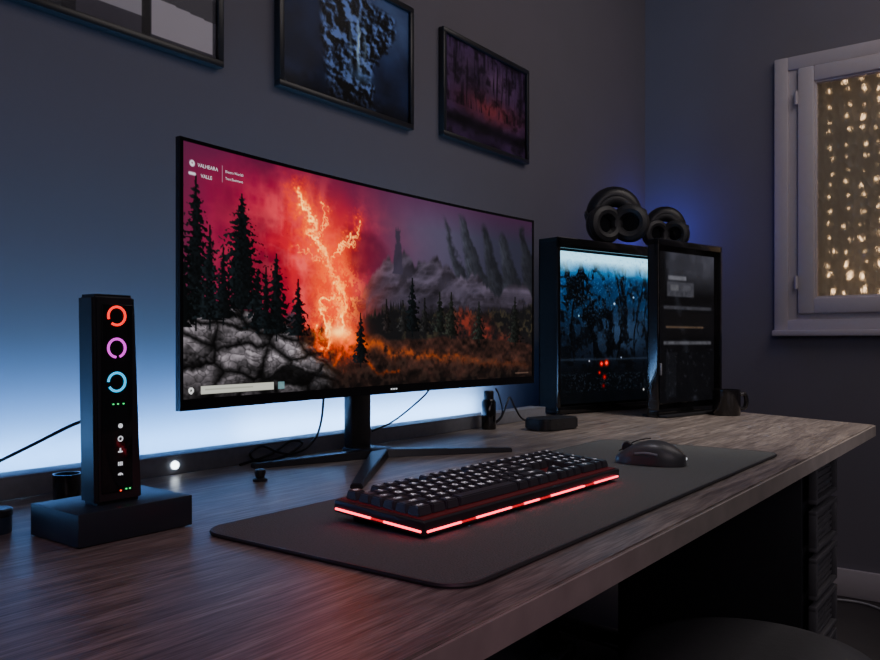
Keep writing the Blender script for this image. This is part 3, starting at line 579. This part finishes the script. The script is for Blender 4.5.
# narrow glass fronted unit in front
BA=R(-13.5); BW,BD,BH=.300,.030,.4545
pb=thing('glass_tower','narrow dark glass-fronted tower standing nearest beside the black mug','computer tower',(1.945,.773,D),BA)
b=nb(); box(b,(BW/2,BD-.003,BH/2),(BW,.006,BH-.001),.0015); box(b,(.004,BD/2,BH/2),(.008,BD,BH-.001),.0015); box(b,(BW-.005,BD/2,BH/2),(.010,BD,BH-.001),.0015); box(b,(BW/2,BD/2,BH-.008),(BW,BD,.016),.0015); box(b,(BW/2,BD/2,.012),(BW,BD,.016),.0015)
obj('body',b,'gloss',pb)
b=nb(); box(b,(BW/2,BD/2-.002,.0035),(BW*.96,.075,.006),.002); obj('stand_base',b,'black',pb)
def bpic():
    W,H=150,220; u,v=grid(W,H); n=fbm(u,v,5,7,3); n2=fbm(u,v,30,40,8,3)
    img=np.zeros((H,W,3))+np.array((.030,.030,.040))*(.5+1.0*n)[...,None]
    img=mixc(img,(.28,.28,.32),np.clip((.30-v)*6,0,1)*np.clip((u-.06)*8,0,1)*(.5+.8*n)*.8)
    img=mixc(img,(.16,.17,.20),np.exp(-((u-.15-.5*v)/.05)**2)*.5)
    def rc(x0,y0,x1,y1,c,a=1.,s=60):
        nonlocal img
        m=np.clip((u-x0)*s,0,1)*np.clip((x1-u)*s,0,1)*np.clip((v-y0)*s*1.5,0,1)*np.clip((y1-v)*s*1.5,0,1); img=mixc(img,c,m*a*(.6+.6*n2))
    rc(.10,.05,.80,.12,(.19,.19,.22),.8); rc(.14,.15,.48,.19,(.42,.42,.45)); rc(.12,.19,.62,.30,(.26,.26,.29)); rc(.18,.21,.34,.26,(.36,.36,.38),.9); rc(.40,.21,.56,.26,(.30,.30,.33),.8)  # pale rectangles and bars painted in as reflections on the glass
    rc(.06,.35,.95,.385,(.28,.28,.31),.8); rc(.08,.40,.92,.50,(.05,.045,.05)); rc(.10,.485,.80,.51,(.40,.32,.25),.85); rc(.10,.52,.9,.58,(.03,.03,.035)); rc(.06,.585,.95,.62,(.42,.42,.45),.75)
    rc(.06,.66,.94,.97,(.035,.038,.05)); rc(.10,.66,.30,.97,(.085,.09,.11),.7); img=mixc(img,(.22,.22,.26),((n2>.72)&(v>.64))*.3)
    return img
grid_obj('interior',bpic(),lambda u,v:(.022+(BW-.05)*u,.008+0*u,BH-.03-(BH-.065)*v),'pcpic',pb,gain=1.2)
b=nb(); box(b,(BW/2,.003,BH/2),(BW-.016,.003,BH-.03)); obj('glass_panel',b,'glass',pb)
b=nb(); box(b,(.012,-.002,BH*.27),(.006,.004,.03),.001); obj('latch',b,'steel',pb)
# ------------------------------------------------------------ headphones
def headphones(label,loc,rz,sc,roll=0):
    h=thing('headphones',label,'headphones',loc,rz,None); h.scale=(sc,)*3; h.rotation_euler=(0,roll,rz)
    b=nb(); pts=[(.058*math.cos(a),.010,.082+.064*math.sin(a)) for a in [PI*(-.10+1.20*i/32) for i in range(33)]]; tube(b,pts,.026,16,sm=False,flat=.95); obj('headband',b,'black',h)
    b=nb(); pts=[(.046*math.cos(a),.004,.082+.048*math.sin(a)) for a in [PI*(.05+.90*i/24) for i in range(25)]]; tube(b,pts,.019,12,sm=False,flat=1.1); obj('head_pad',b,'foam',h)
    for s in (-1,1):
        # big round cups turned forward, soft open-centred cushions to the front
        rot=Matrix.Rotation(-s*R(22),4,'Z')@Matrix.Rotation(-PI/2,4,'X'); cx=s*.040; cz=.058; cy=-.012
        b=nb(); lathe(b,[(0,.026),(.028,.026),(.042,.020),(.052,.008),(.054,-.002),(.053,-.008),(0,-.008)],(cx,cy,cz),36,rot); e=obj('ear_cup',b,'black',h)
        b=nb(); lathe(b,[(.022,-.008),(.023,-.018),(.029,-.029),(.039,-.032),(.050,-.027),(.055,-.016),(.053,-.007),(.022,-.007)],(cx,cy,cz),40,rot); obj('ear_cushion',b,'foam',e)
        b=nb(); lathe(b,[(0,-.0085),(.0225,-.0085),(.0225,-.012),(0,-.014)],(cx,cy,cz),28,rot); obj('speaker_mesh',b,'gloss',e)
        b=nb(); tube(b,[(s*.062,-.030,.060),(s*.082,-.020,.086),(s*.082,.004,.098),(s*.078,.022,.086),(s*.062,.026,.062)],.005,8); obj('yoke',b,'bmetal',h)
    return h
ca,sa=math.cos(AA),math.sin(AA)
def ontop(s,d,dz=0): return (AX+ca*s-sa*d,AY+sa*s+ca*d,D+AH+.003+dz)
headphones('larger black headphones on the computer case, farther from the window',ontop(.290,.040),R(-52),1.0,R(-3))
headphones('smaller black headphones on the right end of the computer case',ontop(.498,.030),R(-60),.78,R(3))
# ------------------------------------------------------------ mug
mg=thing('mug','small black mug on the desk right of the glass tower','mug',(2.130,.658,D+.0003),R(-60)); mg.scale=(.95,.95,.84)
b=nb(); lathe(b,[(0,0),(.035,0),(.037,.003),(.037,.080),(.034,.080),(.033,.03),(.030,.008),(0,.008)]); obj('cup',b,'mug',mg)
b=nb(); tube(b,[(.034,0,.066),(.048,0,.066),(.053,0,.045),(.048,0,.024),(.034,0,.020)],.0060,10); obj('handle',b,'mug',mg)
# ------------------------------------------------------------ under the desk
cb=thing('drawer_cabinet','black drawer cabinet on casters under the right end of the desk','cabinet',(1.735,.365,0))
CW,CD,cz0,cz1=.215,.42,.10,.60
b=nb(); box(b,(CW/2,CD/2+.01,(cz0+cz1)/2),(CW,CD-.02,cz1-cz0),.003); obj('body',b,'black',cb)
for k in range(5):
    z=cz0+.010+(cz1-cz0-.016)*(k+.5)/5; hh=.084
    b=nb(); box(b,(CW/2,.002,z+hh/2-.005),(CW-.010,.016,.010),.002); box(b,(CW/2,.002,z-hh/2+.005),(CW-.010,.016,.010),.002)
    for x in (.012,CW-.012): box(b,(x,.002,z),(.014,.016,hh-.016),.002)
    box(b,(CW/2,.008,z),(CW-.03,.003,hh-.016)); d_=obj('drawer',b,'cabin',cb)
    b=nb()
    for q in range(5): box(b,(CW/2,.0045,z-.026+.013*q),(CW-.034,.004,.005))
    obj('mesh_front',b,'cabin',d_)
for x in (.03,CW-.03):
    for y in (.05,CD-.04):
        b=nb(); lathe(b,[(0,-.011),(.036,-.011),(.04,0),(.036,.011),(0,.011)],(x,y,.040),20,Matrix.Rotation(PI/2,4,'Y')); box(b,(x,y,.088),(.03,.03,.026),.002); obj('caster',b,'black',cb)
st=thing('stool','round black padded stool pushed under the front of the desk','stool',(1.165,.325,0))
b=nb(); lathe(b,[(0,.345),(.155,.345),(.175,.357),(.178,.372),(.165,.388),(.13,.398),(.06,.403),(0,.404)],seg=48); obj('seat',b,'seat',st)
b=nb(); lathe(b,[(0,.07),(.022,.07),(.022,.25),(.016,.25),(.016,.33),(.06,.333),(.06,.345),(0,.345)],seg=24); obj('post',b,'bmetal',st)
for k in range(5):
    a=2*PI*k/5+.3; b=nb(); leg(b,0,0,.2*math.cos(a),.2*math.sin(a),.045,.028,.10,.07)
    for v in b.verts: v.co.z=max(v.co.z,.052)
    l_=obj('leg',b,'bmetal',st)
    b=nb(); lathe(b,[(0,-.010),(.022,-.010),(.026,0),(.022,.010),(0,.010)],(.19*math.cos(a),.19*math.sin(a),.026),16,Matrix.Rotation(PI/2,4,'X')); obj('caster',b,'black',l_)
ps=thing('power_strip','black power strip on the floor under the desk','power strip',(1.75,.98,0),R(10))
b=nb(); box(b,(0,0,.02),(.32,.055,.04),.005); obj('housing',b,'black',ps)
for k in range(4):
    b=nb(); lathe(b,[(.0,.040),(.019,.040),(.019,.043),(.016,.043),(.016,.041),(0,.041)],(-.11+.07*k,0,0),20); obj('socket',b,'foam',ps)
b=nb(); tube(b,[(1.92,1.04,.05),(2.0,.92,.01),(1.92,.82,.006),(1.78,.84,.006),(1.70,.88,.01),(1.6,.86,.006),(1.52,.94,.006),(1.52,1.05,.01),(1.5,1.09,.2),(1.5,1.10,.4)],.004,8); tag(obj('floor_cable',b,'cable'),'thick black cable tangled on the floor under the desk','cable')
b=nb(); tube(b,[(WX-.03,1.0,.006),(WX-.06,.75,.006),(WX-.10,.6,.006),(WX-.07,.45,.006),(WX-.16,.30,.006),(WX-.2,.0,.006)],.0035,8); tag(obj('white_cable',b,'wcable'),'thin white cable on the floor along the baseboard below the window','cable')
# ------------------------------------------------------------ framed pictures
def art1():
    W,H=200,140; u,v=grid(W,H); n=fbm(u,v,6,4,3)
    img=np.zeros((H,W,3))+np.array((.30,.29,.34))*(.85+.3*n)[...,None]
    m=(u>.02+.25*(1-v))&(u<.30+.15*(1-v))&(v>.3); img=mixc(img,(.60,.60,.65),m*.9)  # pale angular shapes here and below are reflections painted into the print
    m=((v>.20+.3*(u-.5))&(u>.36)&(u<.58+.08*v)&(v<.88)); img=mixc(img,(.74,.73,.77),m*.95); m=((v<.97)&(u>.68)&(v>.10+(u-.66)*.8)&(u<.98)); img=mixc(img,(.80,.78,.82),m*.95)
    m=(v>.78-.3*(u-.1))&(u>.1)&(u<.36); img=mixc(img,(.13,.13,.16),m*.8); img=mixc(img,(.10,.10,.12),((u>.635)&(u<.675))*.9); img=mixc(img,(.16,.16,.19),((v>.60)&(v<.66+.1*u)&(u>.68))*.7); return img
def art2():
    W,H=260,180; u,v=grid(W,H); n=fbm(u,v,5,4,13); n2=fbm(u,v,26,20,17,4); rg=ridged(u+.06*n,v,11,8,19,5); hs=fbm(u+.01,v-.012,16,12,91,5)-fbm(u-.01,v+.012,16,12,91,5)
    img=np.zeros((H,W,3))+np.array((.10,.14,.25))*(.5+1.0*n)[...,None]; img=mixc(img,(.30,.38,.54),np.exp(-((u-.85)/.25)**2-((v-.15)/.30)**2)*.9*(.4+n))
    edge=.88-.18*v+.10*np.sin(v*7)*.5+.12*(n2-.5); cl=np.clip((u-.16-.10*v-.12*n)*24,0,1)*np.clip((edge-u)*24,0,1)*np.clip((v-.06-.15*np.abs(u-.6))*20,0,1)
    rock=np.clip(.17+2.6*hs+.25*(rg-.55),.02,.55); img=img*(1-cl[...,None])+np.stack([rock*.72,rock*.92,rock*1.35],-1)*cl[...,None]
    for x,s in ((.50,.4),(.56,1.1),(.61,.4)): img=mixc(img,(.78,.95,1.1),np.exp(-((u-x-.04*(n2-.5))/.014)**2)*np.exp(-((v-.50)/.20)**2)*(.4+.9*n2)*s)
    img=mixc(img,(.30,.42,.58),np.exp(-((u-.57)/.10)**2-((v-.74)/.05)**2)*.6); img=mixc(img,(.02,.02,.035),np.clip((v-.80-.1*n2)*6,0,1)*.85); return img
def art3():
    W,H=260,180; u,v=grid(W,H); n=fbm(u,v,5,4,23); n2=fbm(u,v,14,10,27,6); st_=fbm(u,v,50,3,29,3)
    img=np.zeros((H,W,3))+np.array((.20,.14,.25))*(.55+1.0*n)[...,None]; img=mixc(img,(.60,.24,.24),np.exp(-((u-.55)/.35)**2-((v-.60)/.14)**2)*(.2+1.1*n2))
    img=mixc(img,(.44,.33,.42),np.exp(-((u-.45)/.4)**2-((v-.28)/.22)**2)*.8*n); img=mixc(img,(.06,.04,.07),np.clip((n2-.48)*4,0,1)*.7); img=mixc(img,(.04,.025,.05),np.clip((st_-.54)*7,0,1)*(v<.66)*.6); img=mixc(img,(.02,.02,.03),np.exp(-((v-.80-.05*n)/.06)**2)*.7); return img
def pic_frame(x0,x1,z0,z1,art,label,gain=1.,roll=0):
    f=thing('picture_frame',label,'picture',((x0+x1)/2,WY,CAM+(z0+z1)/2),0,None); f.rotation_euler=(0,roll,0)
    w_,h_=x1-x0,z1-z0; t_=.013; b=nb()
    box(b,(0,-.0095,h_/2-t_/2),(w_,.017,t_),.002); box(b,(0,-.0095,-h_/2+t_/2),(w_,.017,t_),.002); box(b,(-w_/2+t_/2,-.0095,0),(t_,.017,h_-2*t_+.002),.002); box(b,(w_/2-t_/2,-.0095,0),(t_,.017,h_-2*t_+.002),.002); obj('frame',b,'black',f)
    b=nb(); box(b,(0,-.006,0),(w_-.02,.006,h_-.02)); obj('backing',b,'mount',f)
    grid_obj('print',art,lambda u,v:((u-.5)*(w_-.026),-.0105+0*u,(.5-v)*(h_-.026)),'art',f,gain=gain,sat=1.05)
    b=nb(); box(b,(0,-.0135,0),(w_-.026,.002,h_-.026)); obj('glass',b,'artglass',f)
pic_frame(.490,.925,.496,.785,art1(),'black framed picture with pale grey angular reflections painted in, upper left of the monitor',1.2)
pic_frame(1.057,1.475,.500,.788,art2(),'black framed picture of a dark cliff with a blue waterfall',1.9)
pic_frame(1.592,2.008,.514,.785,art3(),'black framed picture of a dusky purple and red forest',1.9)
# ------------------------------------------------------------ lights
def area(name,loc,rot,sx,sy,e,col):
    l=bpy.data.lights.new(name,'AREA'); l.shape='RECTANGLE'; l.size=sx; l.size_y=sy; l.energy=e; l.color=col
    o=bpy.data.objects.new(name,l); C.objects.link(o); o.location=loc; o.rotation_euler=rot; return o
def aim(o,t): o.rotation_euler=(Vector(t)-o.location).to_track_quat('-Z','Y').to_euler()
area('back_light_soft',(.60,1.022,D+.009),(R(120),0,0),2.2,.012,4.4,(.03,.20,1))
area('back_light_left',(.25,1.155,D+.010),(R(122),0,0),1.4,.012,9.0,(.15,.49,1))
area('back_light_right',(1.36,1.155,D+.010),(R(122),0,0),.8,.012,7.0,(.24,.57,1))
l=area('room_light',(1.9,-.1,2.3),(0,0,0),1.6,1.0,8.2,(1,.89,.86)); aim(l,(1.9,.8,.6))
l=area('room_fill',(-.6,-1.2,1.9),(0,0,0),1.5,1.2,6.8,(1,.86,.96)); aim(l,(1.2,1.1,.9))
def spot(name,loc,t,e,col,ang,r=.15):
    l=bpy.data.lights.new(name,'SPOT'); l.energy=e; l.color=col; l.spot_size=R(ang); l.spot_blend=1; l.shadow_soft_size=r; o=bpy.data.objects.new(name,l); C.objects.link(o); o.location=loc; aim(o,t)
spot('desk_fill_spot',(1.85,.15,2.35),(1.92,.62,D),78,(1,.91,.84),46)  # added fill, aimed to brighten the right of the desk without the walls
spot('keyboard_fill_spot',(.92,.75,2.30),(1.0,.50,D),19,(.95,.90,1),38,.25)  # soft fill added over keyboard and mat, not an actual lamp
spot('under_desk_spot',(1.3,-1.1,1.5),(1.75,.4,.35),16,(.95,.88,1),34,.2)
spot('purple_sheen_fill',(-.25,-.35,1.75),(.38,.38,D),9,(1,.10,.45),32,.1)  # unseen coloured fill added to give the near-left wood a red-violet sheen
def point(name,loc,e,col,r=.03):
    l=bpy.data.lights.new(name,'POINT'); l.energy=e; l.color=col; l.shadow_soft_size=r; o=bpy.data.objects.new(name,l); C.objects.link(o); o.location=loc
point('blue_glow',(2.76,1.10,1.24),.75,(.05,.07,1),.03)
wd=bpy.data.worlds.new('world'); S.world=wd; wd.use_nodes=True; wd.node_tree.nodes['Background'].inputs[0].default_value=(.40,.38,.46,1); wd.node_tree.nodes['Background'].inputs[1].default_value=.05
# ------------------------------------------------------------ camera
cd=bpy.data.cameras.new('camera'); cam=bpy.data.objects.new('camera',cd); C.objects.link(cam); cam.location=(0,0,CAM)
cam.rotation_euler=(PI/2,0,math.atan2(.6,.8)-PI/2); cd.sensor_width=36; cd.lens=800/880*36; cd.shift_y=12/880; cd.clip_start=.01
S.camera=cam
